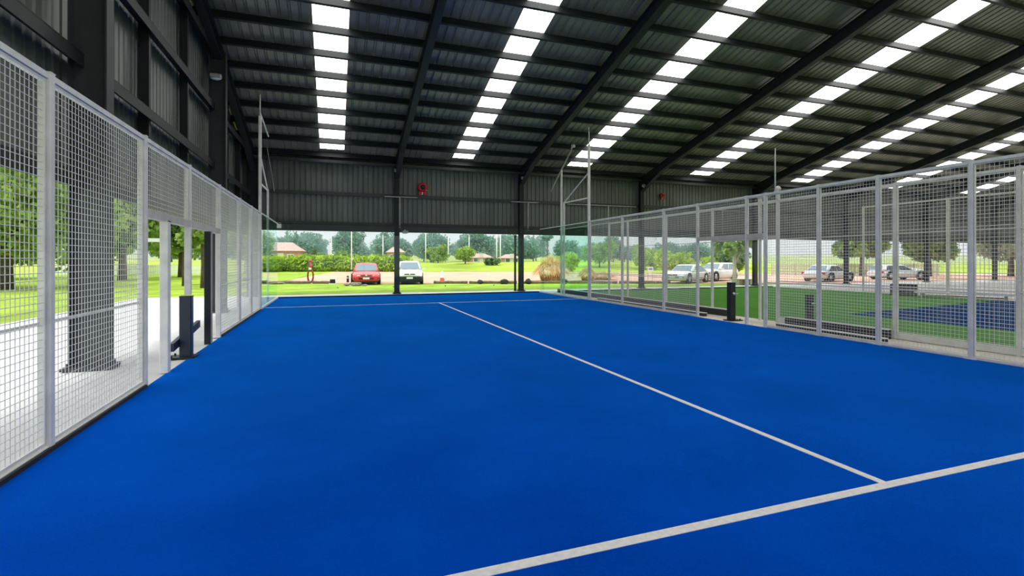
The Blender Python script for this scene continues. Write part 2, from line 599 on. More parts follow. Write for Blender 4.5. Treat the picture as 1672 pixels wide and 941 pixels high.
def side_fence(x, posts, top, inward, label, group=None, gates=(), wire=WIRE, post=GALV, fine=True, mids=(0.92,), gate_z=1.92, pw=0.08, base=0.03, fw=.022, dia=.0056, perched={}):
    """posts: list of y; bays that are gates only carry mesh above gate_z. Rails sit on the outer side (away from the play)."""
    t = thing('mesh_fence', label, 'fence', (x, 0, 0), world=True, group=group)
    ys = sorted(posts)
    for y in ys:
        zb = perched.get(y, 0)
        mb = MB().box((x, y, (top + zb) / 2), (pw, pw * .8, top - zb), 0, .006)
        if base < .05 and not zb: mb.box((x - inward * .04, y, .006), (.16, .14, .012))
        mb.box((x, y, top + .004), (pw * 1.04, pw * .84, .008))
        mb.build('post', post, t)
    MB().box((x, (ys[0] + ys[-1]) / 2, top - .022), (.05, ys[-1] - ys[0], .044), 0, .004).build('top_rail', post, t)
    out = -inward
    for y0, y1 in zip(ys[:-1], ys[1:]):
        gate = any(abs(g - y0) < .02 for g in gates)
        a, b = y0 + pw * .4 + .004, y1 - pw * .4 - .004
        z0, z1 = (gate_z if gate else base + .02), top - .05
        fr = MB()
        w = fw
        fr.box((x, a + w / 2, (z0 + z1) / 2), (.03, w, z1 - z0))
        fr.box((x, b - w / 2, (z0 + z1) / 2), (.03, w, z1 - z0))
        fr.box((x, (a + b) / 2, z1 - w / 2), (.03, b - a - 2 * w, w))
        fr.box((x, (a + b) / 2, z0 + w / 2), (.03, b - a - 2 * w, w))
        f = fr.build('panel_frame', post, t)
        wire_panel(x, a + w, b - w, z0 + w, z1 - w, pitch=.0525 if fine else .105, dia=dia).build('wire_mesh', wire, f, origin=(x, 0, 0))
        if gate:
            MB().box((x, (y0 + y1) / 2, gate_z - .03), (.09, y1 - y0 - pw * .8, .09), 0, .006).build('gate_lintel', PALETIMB, t)
        else:
            for mz in mids:
                MB().bar((x + out * .033, a, mz), (x + out * .033, b, mz), .016, .018).build('mid_rail', post, t)
            br = MB().box((x, (y0 + y1) / 2, base / 2 + .008), (.06, y1 - y0 - pw * .8, base), 0, .004)
            br.build('bottom_rail', WHITEP if x < 0 else post, t)
    return t


LP = [-10.5, -8.55, -6.55, -4.54, -2.62, -0.85, 1.1, 3.15, 4.75, 6.33]
fl = side_fence(-5.14, LP, 2.72, 1, 'long galvanised mesh fence down the left side of the blue court', gates=(-2.62, -0.85), perched={-0.85: .885})
for ya, yb in ((-10.4, -2.66), (1.15, 6.25)):
    MB().box((-5.095, (ya + yb) / 2, .018), (.02, yb - ya, .034), 0, .004).build('edge_strip', RUBBER, fl)
# left gate jambs
for y, w, m in ((-1.86, .11, GALV), (0.42, .05, GALVD), (0.30, .035, STEEL)):
    MB().box((-5.14, y, 0.93), (.09, w, 1.86), 0, .006).build('gate_post', m, fl)
RP = [-10.6, -8.1, -5.9, -4.66, -3.40, -2.34, -1.14, -0.65, 0.89, 2.22, 4.27, 6.33]
fr_ = side_fence(5.14, RP, 2.75, -1, 'long galvanised mesh fence down the right side of the blue court', gates=(-1.14, -0.65), pw=.066, fw=.012, dia=.0052)
C2P = [-10.6, -8.2, -6.3, -4.75, -3.07, -0.61, -0.12, 1.42, 3.33, 5.39, 6.6]
f2 = side_fence(6.05, C2P, 2.72, 1, 'galvanised mesh fence along the near edge of the green court', gates=(-0.61, -0.12), mids=(0.92, 1.84), base=.10, pw=.06, fw=.012, dia=.0036, wire=GALVD)
for y, z in ((-0.61, 2.98), (-0.12, 2.86)):
    mb = MB().tube([(6.05, y, 2.70), (6.05, y, z - .06)], .045, 12)
    mb.lathe([(.045, z - .06), (.062, z - .05), (.062, z - .01), (.04, z + .03), (0, z + .045)], (6.05, y, 0), 14)
    mb.build('domed_cap', GALV, f2)
mb = MB()
pts = []
for i in range(13):
    q = i / 12
    pts.append((6.05, -0.16 - .40 * q, 2.84 + .11 * q - .10 * math.sin(PI * q)))
mb.tube(pts, .012, 6)
mb.build('cable', GALVD, f2)
# far fence of the green court, taller
f3 = side_fence(18.6, [-9.0, -6.0, -3.0, -0.2, 3.2, 6.4], 3.73, -1, 'tall galvanised mesh fence along the far edge of the green court', fine=False, mids=(0.92, 2.6), dia=.0040, wire=GALVD, fw=.015)
# thin pole rising from the right fence
MB().tube([(5.14, -1.38, 2.70), (5.14, -1.38, 3.45), (5.14, -1.385, 3.62)], [.014, .012, .008], 8).build('whip_pole', GALV, fr_)


# ------------------------------------------------------------------ glass ends
def glass_end(x0, x1, y, height, label, mt, cx, rests):
    t = thing('glass_wall', label, 'glass wall', (cx, y, 0), world=True)
    n = 5
    for i in range(n):
        a, b = x0 + (x1 - x0) * i / n + .004, x0 + (x1 - x0) * (i + 1) / n - .004
        p = MB().box(((a + b) / 2, y, .05 + (height - .05) / 2), (b - a, .012, height - .05)).build('glass_panel', mt, t)
        if 0 < i:
            mb = MB()
            for z in (.35, 1.35, 2.4):
                mb.lathe([(0, -.014), (.028, -.014), (.028, -.007), (.028, .014), (0, .014)], (a - .004, y, z), 12, 'y')
            mb.build('clamp_disc', GALV, p, origin=(cx, y, 0))
    MB().box(((x0 + x1) / 2, y, .026), (x1 - x0, .07, .048), 0, .004).build('bottom_channel', BLACKP, t)
    MB().box(((x0 + x1) / 2, y, height + .015), (x1 - x0, .03, .03)).build('top_channel', STEEL, t)
    # T shaped netting rests above the glass
    for x, xa, xb in rests:
        f = MB().tube([(x, y + .03, height - .05), (x, y + .03, 3.86)], .022, 8).build('netting_post', GALVD, t)
        MB().tube([(xa, y + .03, 3.86), (xb, y + .03, 3.86)], .017, 8).build('crossbar', GALVD, f, origin=(cx, y, 0))
    return t


def glass_side(x, y0, y1, height, label, mt, inward):
    t = thing('glass_wall', label, 'glass wall', (x, (y0 + y1) / 2, 0), world=True)
    ym = y0 + (y1 - y0) * .47
    for a, b in ((y0, ym), (ym, y1)):
        MB().box((x, (a + b) / 2, .05 + (height - .05) / 2), (.012, b - a - .014, height - .05)).build('glass_panel', mt, t)
    MB().box((x, (y0 + y1) / 2, .026), (.07, y1 - y0 - .1, .048), 0, .004).build('bottom_channel', GALV, t)
    MB().box((x, (y0 + y1) / 2, height + .015), (.03, y1 - y0 - .05, .03)).build('top_channel', GALV, t)
    MB().box((x - inward * .045, ym, 1.82), (.06, .05, 3.62), 0, .006).build('post', GALV, t)
    # tall corner pole with rail and brace down to the middle post
    mb = MB()
    mb.box((x - inward * .0, y0 - .06, 2.70), (.075, .075, 5.4), 0, .008)
    mb.tube([(x, y0 - .06, 5.38), (x, y0 - .065, 5.7), (x, y0 - .05, 6.0)], [.02, .016, .01], 8)
    mb.build('corner_pole', GALV, t)
    MB().bar((x - inward * .03, y0 - .02, 3.56), (x - inward * .045, ym, 3.60), .035, .04).build('upper_rail', GALV, t)
    MB().tube([(x - inward * .03, y0 - .02, 4.46), (x - inward * .045, ym - .02, 3.62)], .022, 8).build('brace', GALV, t)
    return t


glass_end(-5.12, 5.12, 10.84, 2.70, 'clear glass end wall of the blue court, facing the lawn', GLASSB, 0, ((-.78, -1.36, -.1), (4.62, 3.86, 5.1)))
gl = glass_side(-5.14, 6.46, 10.80, 2.70, 'green tinted glass return at the left back corner of the blue court', GLASSS, 1)
glass_side(5.14, 6.46, 10.80, 2.70, 'green tinted glass return between the blue court and the green court', GLASSS, -1)
glass_end(6.3, 18.2, 10.84, 2.70, 'clear glass end wall of the green court', GLASSB, 12, ((8.54, 6.48, 10.0), (15.0, 13.6, 16.4)))
g2 = thing('glass_wall', 'green tinted glass return on the near back corner of the green court', 'glass wall', (6.05, 8.7, 0), world=True)
for a, b in ((6.66, 8.75), (8.76, 10.80)):
    MB().box((6.05, (a + b) / 2, 1.375), (.012, b - a - .014, 2.65)).build('glass_panel', GLASSS, g2)
MB().box((6.05, 8.73, .026), (.07, 4.1, .048), 0, .004).build('bottom_channel', GALV, g2)
MB().box((6.05, 8.73, 2.715), (.03, 4.1, .03)).build('top_channel', GALV, g2)
# leaning lamp arm on its pole at the corner between the courts
t = thing('lighting_pole', 'slim pole with a leaning tube arm at the corner between the courts', 'pole', (5.50, 9.4, 0), world=True)
MB().box((5.50, 9.4, 2.52), (.07, .07, 5.04), 0, .008).build('post', GALV, t)
MB().tube([(5.02, 9.4, 4.12), (5.26, 9.4, 4.60), (5.50, 9.4, 5.06), (5.80, 9.4, 5.62), (5.98, 9.4, 5.98)], [.022, .026, .03, .028, .02], 10).build('arm', GALVD, t)
mb = MB().box((6.03, 9.4, 6.06), (.14, .12, .10), .3, .02)
mb.tube([(5.925, 9.4, 5.95), (6.02, 9.4, 6.04)], .02, 8)
mb.build('bracket', GALV, t)
# hanging strut and cable on the left pole
t = gl
MB().tube([(-5.14, 6.42, 5.48), (-5.14, 7.3, 5.38), (-5.14, 8.25, 5.26)], .022, 8).build('strut', GALV, t)
MB().tube([(-5.14, 7.9, 4.86), (-5.14, 8.5, 4.55), (-5.14, 9.3, 4.15), (-5.14, 9.9, 3.76)], .010, 6).build('cable', GALVD, t)

# ------------------------------------------------------------------ net posts (the net is off)
def net_post(x, sx, label, m):
    t = thing('net_post', label, 'post', (x, 0, 0))
    mb = MB().box((0, 0, .44), (.15, .13, .84), 0, .012)
    mb.box((0, 0, .865), (.156, .136, .014), 0, .012)
    mb.build('post', m, t)
    mb = MB().box((sx * .05, 0, .012), (.36, .26, .022), 0, .02)
    for a in (-.12, .12):
        mb.tube([(sx * .16, a * .8, .02), (sx * .16, a * .8, .05)], .014, 6)
    mb.build('base_plate', BLACKP, t)
    if x < 0: return t
    mb = MB().lathe([(0, -.02), (.03, -.02), (.03, .03), (.018, .05), (0, .05)], (0, -.08, .62), 12, 'y')
    mb.tube([(0, -.12, .62), (.08, -.14, .62)], .010, 6)
    mb.build('winch_handle', CHROME, t)
    return t


t = net_post(-5.16, -1, 'dark navy net post standing in the left fence gateway', NAVYP)
t.location = (-5.16, -.85, 0)
mb = MB().bar((-.10, -.30, .19), (-.10, 1.12, .35), .05, .11)
mb.build('foot_bar', NAVYP, t)
net_post(5.33, 1, 'black net post standing in the right fence gateway', BLACKP)
t = net_post(5.86, -1, 'dark net post at the near edge of the green court', BLACKP)
t.location = (6.34, -1.15, 0)
t.scale = (.85, .85, .74)

# ------------------------------------------------------------------ low timber kerbs and floor strips between the two courts
KERBS = [((5.40, 3.6), (5.40, 6.2), .085, .10), ((5.40, .92), (5.40, 3.55), .085, .10), ((5.40, -3.35), (5.40, -1.2), .085, .10),
         ((5.925, 3.3), (5.925, 10.6), .17, .12), ((5.925, .75), (5.925, 3.25), .17, .12), ((5.925, -3.05), (5.925, -.95), .17, .12), ((6.14, -10.4), (6.14, -3.1), .07, .10)]
KL = ['low dark timber beam at the foot of the right fence, far length', 'low dark timber beam at the foot of the right fence beside the net post',
      'low dark timber beam under the right fence, near side of the gateway',
      'dark timber edging of the green court, far length', 'dark timber edging of the green court just beyond the gateway',
      'dark timber edging of the green court just before the gateway', 'dark timber edging of the green court, nearest length by the beige strip']
for (a, b, h, w), lb in zip(KERBS, KL):
    t = thing('timber_edging', lb, 'edging', (a[0], (a[1] + b[1]) / 2, 0), world=True)
    MB().box((a[0], (a[1] + b[1]) / 2, h / 2 - .006), (w, b[1] - a[1], h - .012), 0, .01).build('beam', DKTIMB, t)
    MB().box((a[0], (a[1] + b[1]) / 2, h - .004), (w + .014, b[1] - a[1], .014), 0, .004).build('cap_strip', WHITEP, t)

# grey bench and black crate across the green court
t = thing('bench', 'low grey bench at the far side of the green court', 'bench', (17.6, 2.2, 0), rz=-1.2)
MB().box((0, 0, .20), (2.6, .42, .05), 0, .01).build('seat', GALV, t)
for sx in (-1.1, 1.1):
    MB().box((sx, 0, .09), (.07, .36, .17), 0, .008).build('leg', GALVD, t)
MB().box((0, .0, .09), (2.1, .05, .05)).build('stretcher', GALVD, t)
t = thing('crate', 'black slatted crate standing behind the grey bench', 'crate', (17.9, 4.3, 0), rz=-1.1)
mb = MB()
for z in (.06, .17, .28, .39):
    for y in (-.22, .22):
        mb.box((0, y, z), (.8, .02, .08))
    for x in (-.4, .4):
        mb.box((x, 0, z), (.02, .44, .08))
mb.box((0, 0, .02), (.78, .42, .02))
mb.build('slatted_side', BLACKP, t)
for sx in (-.38, .38):
    for sy in (-.2, .2):
        MB().box((sx, sy, .22), (.05, .05, .44)).build('corner_post', BLACKP, t)


# ------------------------------------------------------------------ small fittings of the building
def lamp(loc, rz, label, s=1.0):
    t = thing('wall_lamp', label, 'lamp', loc, rz, group='small lamps under the eaves')
    mb = MB().box((0, .06 * s, .05 * s), (.26 * s, .16 * s, .09 * s), 0, .02 * s)
    mb.bar((0, .06 * s, .09 * s), (0, .2 * s, .16 * s), .05 * s, .03 * s)
    mb.build('housing', GALVD, t)
    mb = MB()
    n = 14
    rings = []
    for j in range(5):
        a = j / 4 * PI / 2
        rings.append([((.13 * math.cos(a)) * math.cos(2 * PI * k / n) * s, (.06 + .07 * math.cos(a) * math.sin(2 * PI * k / n)) * s, (.0 - .05 * math.sin(a)) * s) for k in range(n)])
    mb.loft(rings)
    mb.build('lens', LAMPW, t)
    return t


lamp((-.75, 11.72, 5.02), 0, 'small pale lamp under the rafter above the column by the white car')
lamp((4.75, 11.72, 5.02), 0, 'small pale lamp at the top of the column right of the glass end wall middle', .8)
lamp((11.1, 11.72, 4.98), 0, 'small pale lamp at the foot of the rafter above the green court')
lamp((-6.1, 5.72, 6.12), 0, 'small pale lamp high on the left gable column')
lamp((-.42, 11.95, 2.52), 0, 'small pale lamp under the header beam beside the column', .9)
t = thing('junction_box', 'white box fixed to the header beam above the left glass corner', 'box', (-5.2, 12.05, 2.72))
MB().box((0, 0, 0), (.16, .09, .2), 0, .015).build('body', WHITEP, t)
MB().box((0, -.05, 0), (.12, .012, .16), 0, .003).build('cover', LAMPW, t)


def red_fixture(loc, s, label, full=True):
    t = thing('wall_fixture', label, 'fixture', loc)
    mb = MB()
    mb.lathe([(.10 * s, -.10 * s), (.19 * s, -.12 * s), (.20 * s, -.03 * s), (.20 * s, .05 * s), (.10 * s, .07 * s)], (0, 0, .05 * s), 20, 'y')
    mb.box((.19 * s, -.02, .08 * s), (.10 * s, .10 * s, .12 * s), 0, .01)
    mb.box((-.10 * s, -.02, -.20 * s), (.12 * s, .08 * s, .16 * s), 0, .01)
    mb.box((.12 * s, -.02, -.19 * s), (.13 * s, .08 * s, .18 * s), 0, .01)
    mb.build('red_housing', REDP, t)
    MB().lathe([(0, -.09 * s), (.06 * s, -.09 * s), (.10 * s, -.06 * s), (.10 * s, .05 * s), (0, .05 * s)], (0, 0, .05 * s), 18, 'y').build('dark_centre', BLACKP, t)
    mb = MB().box((.0, -.03 * s, -.18 * s), (.05 * s, .03, .16 * s))
    if full: mb.box((.15 * s, -.075 * s, -.07 * s), (.09 * s, .02, .04 * s))
    mb.build('pale_tag', LAMPW, t)
    return t


red_fixture((.32, 12.19, 4.42), 1.0, 'red wall fixture with dark round centre above the girt, over the blue court')
red_fixture((12.4, 12.19, 4.62), .6, 'smaller dull red wall fixture on the wall above the green court', False)
mb = MB()
for x in (-.52, 4.42):
    mb.tube([(x, 12.05, .02), (x, 12.05, 2.5)], .045, 10)
    mb.tube([(x, 12.05, .9), (x, 12.05, .98)], .055, 10)
t = thing('downpipe', 'slim dark pipe beside the column left of the dry grass', 'pipe', (4.46, 12.06, 0), world=True)
MB().tube([(4.46, 12.06, 0), (4.46, 12.06, 2.5)], .05, 12).build('pipe', STEEL, t)
mb = MB()
for z in (.4, 1.3, 2.2):
    mb.tube([(4.46, 12.06, z), (4.46, 12.06, z + .05)], .06, 12)
mb.build('bracket', STEELG, t)
for z, w, lb in ((.67, .15, 'topmost'), (.42, .19, 'middle'), (.10, .17, 'lowest')):
    t = thing('outlet_box', 'grey outlet box on the left corner column, %s of three' % lb, 'box', (-6.34, 11.98, z), group='outlet boxes on the corner column')
    MB().box((0, 0, 0), (.16, .1, w), 0, .012).build('body', STEELG, t)
    MB().box((0, -.055, 0), (.11, .012, w * .7), 0, .004).build('cover', GALVD, t)

# ------------------------------------------------------------------ ground outside
FX, FY, RX, RY = .3344, .9424, .9424, -.3344


def wp(X, Z):
    return (-3.1815 + X * RX + Z * FX, -9.0548 + X * RY + Z * FY)


def sstep(a, b, t):
    q = max(0, min(1, (t - a) / (b - a)))
    return q * q * (3 - 2 * q)


def ground(x, y):
    Z = (x + 3.1815) * FX + (y + 9.0548) * FY
    X = (x + 3.1815) * RX + (y + 9.0548) * RY
    return -.05 + 1.05 * sstep(63, 86, Z) * (1 - .6 * sstep(30, 60, X)) + 4.5 * sstep(130, 300, Z) + .12 * math.sin(X * .11 + 1) * sstep(60, 80, Z)


mb = MB()
NX, NZ = 70, 80
vs = []
for j in range(NZ):
    Z = -60 + 480 * (j / (NZ - 1)) ** 1.15
    for i in range(NX):
        X = -260 + 560 * i / (NX - 1)
        x, y = wp(X, Z)
        vs.append((x, y, ground(x, y)))
mb.add(vs, [(j * NX + i, j * NX + i + 1, (j + 1) * NX + i + 1, (j + 1) * NX + i) for j in range(NZ - 1) for i in range(NX - 1)], True)
struct('terrain', mb, FIELD)
# mown lawn round the hall and the pinkish gravel drive beyond it
lw = [wp(-62, -25), wp(90, -25), wp(90, 30.4), wp(-14.6, 30.4), wp(-22, 58), wp(-62, 58)]
struct('lawn', MB().add([(x, y, -.035) for x, y in lw], [tuple(range(len(lw)))]), LAWN)
gv = [wp(-14.6, 30.4), wp(90, 30.4), wp(90, 46), wp(20, 56), wp(6, 60), wp(-22, 62)]
struct('gravel_drive_ground', MB().add([(x, y, -.025) for x, y in gv], [tuple(range(len(gv)))]), GRAVEL)
# paler wheel track and orange soil on the drive
# timber kerb along the lawn edge: separate logs
LOGS = [(-15.2, -12.2, 'left of the red standpipe'), (-12.1, -10.75, 'between the red standpipe and the red car'), (-4.75, -2.7, 'right of the white car'),
        (-2.6, .3, 'left of the dark column by the dry grass'), (.4, 3.3, 'in front of the dry grass'), (3.4, 6.4, 'seen through the right glass return'), (6.5, 9.6, 'seen through the mesh right of the glass return')]
for i, (xa, xb, where) in enumerate(LOGS):
    a, b = wp(xa, 30.35), wp(xb, 30.35)
    mb = MB()
    n = 7
    pts = [(a[0] + (b[0] - a[0]) * k / n, a[1] + (b[1] - a[1]) * k / n, .05 + .012 * math.sin(k * 2.1 + i)) for k in range(n + 1)]
    mb.tube(pts, [.085 + .01 * math.sin(k * 1.7 + i) for k in range(n + 1)], 9)
    tag(mb.build('kerb_log', TIMBER), 'long brown timber log edging the lawn, %s' % where, 'log', 'timber logs along the lawn edge')


def rock(loc, s, label, m, seed, group='rocks along the lawn edge'):
    r = random.Random(seed)
    mb = MB()
    rings = []
    n, k = 12, 7
    ph = [r.uniform(0, 6) for _ in range(6)]
    for j in range(k):
        a = -PI / 2 + PI * (j + .15) / (k - .7)
        rings.append([])
        for i in range(n):
            b = 2 * PI * i / n
            d = 1 + .16 * math.sin(2 * b + ph[0] + a) + .11 * math.sin(3 * b + ph[1]) + .1 * math.sin(4 * a + ph[2])
            rings[-1].append((s[0] / 2 * math.cos(a) * math.cos(b) * d, s[1] / 2 * math.cos(a) * math.sin(b) * d, s[2] / 2 + s[2] / 2 * math.sin(a) * d * .95))
    mb.loft(rings, smooth=False)
    o = mb.build('rock', m)
    o.location = loc
    return tag(o, label, 'rock', group)


rock((-2.05, 19.75, -.04), (.62, .45, .22), 'grey brown rock on the lawn left of the red car', ROCK, 1)
rock((-2.55, 19.95, -.04), (.34, .3, .15), 'smaller brown rock at the left end of the rocks by the red car', ROCK, 2)
rock((-1.62, 19.6, -.04), (.30, .26, .10), 'small flat pale rock right of the grey brown rock', ROCK, 3)
rock((5.0, 19.7, -.04), (.34, .3, .24), 'dark rock by the kerb right of the traffic cone', DKROCK, 4)
rock((6.35, 19.2, -.04), (.55, .4, .30), 'biggest dark rock by the kerb midway to the dark column', DKROCK, 5)
rock((7.7, 18.7, -.04), (.46, .4, .32), 'dark pointed rock directly right of the dark column', DKROCK, 6)
rock((9.75, 18.0, -.04), (.36, .3, .3), 'dark rock right of the dry grass clump', DKROCK, 7)
rock((-6.35, 23.5, -.04), (.7, .35, .14), 'flat brown rock beside the kerb log below the red standpipe', ROCK, 8)
t = thing('junction_box', 'black square box on a pale base by the kerb, left of the red car', 'box', (-3.3, 22.8, -.035))
MB().box((0, 0, .16), (.30, .26, .24), 0, .02).build('body', BLACKP, t)
MB().box((0, 0, .02), (.42, .36, .04), 0, .01).build('base', CONC, t)
MB().box((0, 0, .295), (.36, .30, .03), 0, .01).build('lid', WHITEP, t)
t = thing('bollard', 'short dark bollard on the drive beside the red car', 'bollard', (-2.39, 24.6, -.03))
MB().lathe([(.08, 0), (.075, .34), (.06, .42), (0, .44)], n=14).build('post', BLACKP, t)
MB().lathe([(.083, .26), (.083, .31)], n=14).build('reflector_band', WHITEP, t)

# red standpipe with a loop of hose
t = thing('standpipe', 'slim red standpipe with a dark red hose loop at its foot on the drive', 'standpipe', (-4.58, 24.02, -.03))
MB().tube([(0, -.07, .82), (0, -.03, 1.0), (0, 0, 1.44)], [.06, .06, .05], 12).build('pipe', REDP, t)
MB().lathe([(.05, 1.0), (.10, 1.02), (.10, 1.1), (.06, 1.13), (.06, 1.3), (.09, 1.32), (.09, 1.4), (.03, 1.46), (0, 1.46)], n=16).build('valve', REDP, t)
pts = [(.155 * math.cos(a), -.07, .46 + .41 * math.sin(a)) for a in [2 * PI * k / 28 for k in range(29)]]
MB().tube(pts, .05, 10).build('hose_loop', DKRED, t)
MB().box((-.03, -.1, .90), (.16, .05, .12), 0, .01).build('white_label_plate', WHITEP, t)
# traffic cone
t = thing('traffic_cone', 'small orange and white traffic cone right of the white car', 'cone', (3.51, 23.59, -.03))
MB().lathe([(.15, .04), (.12, .25), (.075, .52), (.04, .72), (0, .73)], n=18).build('cone_body', WHITEP, t)
MB().lathe([(.156, .05), (.124, .26)], n=18).build('orange_band', ORANGE, t)
MB().box((0, 0, .02), (.36, .36, .04), 0, .04).build('base', ORANGE, t)
t = thing('sign', 'small white sign board on a stake beyond the column above the green court', 'sign', (17.66, 20.69, -.03), -.3)
MB().box((0, 0, .78), (.42, .03, .36), 0, .004).build('board', WHITEP, t)
MB().box((0, -.018, .80), (.22, .006, .10)).build('blue_panel', mat('sign_blue', (.10, .16, .32), .5), t)
for sx in (-.15, .15):
    MB().box((sx, .03, .48), (.04, .03, .98)).build('stake', PALETIMB, t)
t = thing('marker_post', 'white marker post left of the column above the green court', 'post', (16.25, 23.84, -.03))
MB().lathe([(.09, 0), (.09, .72), (.06, .80), (0, .82)], n=12).build('post', WHITEP, t)
MB().lathe([(.094, .55), (.094, .64)], n=12).build('band', GALVD, t)
t = thing('low_wall', 'low white wall right of the white cars beyond the green court', 'wall', (19.3, 13.9, -.03), -.34)
MB().box((0, 0, .14), (1.5, .22, .28), 0, .02).build('wall_body', WHITEP, t)
MB().box((0, 0, .30), (1.56, .28, .05), 0, .02).build('coping', CONC, t)
t = thing('crate', 'small brown wooden box in front of the low white wall', 'crate', (18.9, 13.4, -.03), -.3)
mb = MB()
for z in (.05, .15, .25):
    mb.box((0, -.19, z), (.44, .02, .085))
    mb.box((0, .19, z), (.44, .02, .085))
    mb.box((-.21, 0, z), (.02, .36, .085))
    mb.box((.21, 0, z), (.02, .36, .085))
mb.build('slatted_side', TIMBER, t)
MB().box((0, 0, .31), (.48, .42, .025), 0, .005).build('lid', TIMBER, t)
t = thing('marker_post', 'faded red marker post beyond the second gable column', 'post', (-9.34, 22.84, -.03))
MB().box((0, 0, .45), (.18, .1, .9), 0, .02).build('post', REDP, t)
MB().box((0, -.055, .72), (.12, .012, .2)).build('plate', WHITEP, t)


# ------------------------------------------------------------------ cars
def car(name, label, loc, rz, paint, L=4.1, W=1.62, H=1.24, dark_bumper=False, suv=False):
    """front faces -y"""
    t = thing(name, label, 'car', loc, rz)
    hb = H * (.62 if suv else .60)
    hw = W / 2

    def ring(y, zl, zt, w, crown=.02):
        pr = [(0, zl), (w * .80, zl), (w * .96, zl + .08), (w, zl + .45 * (zt - zl)), (w * .985, zl + .75 * (zt - zl)), (w * .94, zt - .03), (w * .80, zt), (w * .4, zt + crown), (0, zt + crown * 1.3)]
        left = [(-a, b) for a, b in pr[1:-1]][::-1]
        return [(a, y, b) for a, b in pr + left]
    zl = .17
    st = [(-.500, .30, .47, .70), (-.494, .24, .53, .80), (-.475, .19, .58, .90), (-.44, .17, .63, .955), (-.36, .16, .685, .985), (-.26, .16, .74, 1), (-.19, .16, hb, 1), (0, .16, hb + .02, 1), (.2, .16, hb + .03, 1), (.36, .16, hb + .03, .985), (.45, .19, hb + .01, .95), (.485, .26, hb - .05, .88), (.5, .34, hb - .14, .78)]
    if suv:
        st = [(a, b, c + (.07 if a < -.2 else 0), d) for a, b, c, d in st]
    body = MB().loft([ring(y * L, b, c, w * hw) for y, b, c, w in st]).build('body', paint, t)
    # greenhouse
    yb0, yb1 = -.21 * L, (.46 if suv else .40) * L
    yt0, yt1 = -.04 * L, (.40 if suv else .25) * L
    zb, zt = hb - .01, H - .05
    wb, wt = hw * .93, hw * .74

    def gr(q, inset=0):
        y0 = yb0 + (yt0 - yb0) * q
        y1 = yb1 + (yt1 - yb1) * q
        w = wb + (wt - wb) * q
        z = zb + (zt - zb) * q
        c = .10
        return [(-w + c, y0 - .03, z), (0, y0 - .07, z), (w - c, y0 - .03, z), (w, y0 + c, z), (w + .015, (y0 + y1) / 2, z), (w, y1 - c, z), (w - c, y1 + .02, z), (0, y1 + .04, z), (-w + c, y1 + .02, z), (-w, y1 - c, z), (-w - .015, (y0 + y1) / 2, z), (-w, y0 + c, z)]
    top = [(a * .86, (b - (yt0 + yt1) / 2) * .88 + (yt0 + yt1) / 2, H - .015) for a, b, c in gr(1)]
    top2 = [(a * .5, (b - (yt0 + yt1) / 2) * .5 + (yt0 + yt1) / 2, H) for a, b, c in gr(1)]
    MB().loft([gr(0), gr(.35), gr(.7), gr(1), top, top2]).build('roof', paint, t)

    def pt(q, side, s):
        """point on the greenhouse, side 0 front 1 rear 2 right 3 left; s along, q up"""
        y0 = yb0 + (yt0 - yb0) * q
        y1 = yb1 + (yt1 - yb1) * q
        w = wb + (wt - wb) * q
        z = zb + (zt - zb) * q
        if side == 0: return ((s * 2 - 1) * (w - .085), y0 - .044 - .035 * (1 - (2 * s - 1) ** 2), z + .008)
        if side == 1: return ((s * 2 - 1) * (w - .10), y1 + .045, z + .008)
        sg = 1 if side == 2 else -1
        return (sg * (w + .022), y0 + .16 + (y1 - y0 - .32) * s, z)

    def pane(side, s0, s1, q0=.10, q1=.93, n=6):
        mb = MB()
        g = []
        for q in (q0, (q0 + q1) / 2, q1):
            g += [pt(q, side, s0 + (s1 - s0) * k / n) for k in range(n + 1)]
        mb.add(g, [(j * (n + 1) + k, j * (n + 1) + k + 1, (j + 1) * (n + 1) + k + 1, (j + 1) * (n + 1) + k) for j in range(2) for k in range(n)], True)
        return mb
    pane(0, .02, .98).build('windscreen', CARGLASS, t)
    pane(1, .02, .98).build('rear_window', CARGLASS, t)
    for sd in (2, 3):
        pane(sd, .0, .44).build('side_window', CARGLASS, t)
        pane(sd, .48, .98).build('side_window', CARGLASS, t)
    # wheels with arches
    R = .285 if not suv else .31
    for y in (-.325 * L, .30 * L):
        for sg in (1, -1):
            arch = MB().lathe([(0, 0), (R + .05, 0), (R + .05, -.05)], (sg * (hw + .004), y, R + .015), 26, 'x')
            arch.build('wheel_arch', RUBBER, t)
            w = MB().lathe([(R * .62, sg * .012), (R * .66, sg * .03), (R * .94, sg * .03), (R, sg * .005), (R, -sg * .16), (R * .7, -sg * .17), (0, -sg * .17)], (sg * (hw - .015), y, R), 26, 'x').build('wheel', RUBBER, t)
            h = MB().lathe([(0, sg * .035), (R * .16, sg * .035), (R * .2, sg * .02), (R * .62, sg * .022), (R * .64, sg * .0)], (sg * (hw - .015), y, R), 20, 'x')
            for k in range(5):
                a = 2 * PI * k / 5
                h.bar((sg * (hw + .014), y + R * .15 * math.cos(a), R + R * .15 * math.sin(a)), (sg * (hw + .012), y + R * .6 * math.cos(a), R + R * .6 * math.sin(a)), .02, R * .16, (1, 0, 0))
            h.build('hub_cap', CHROME, w)
    # face
    yf = -.5 * L
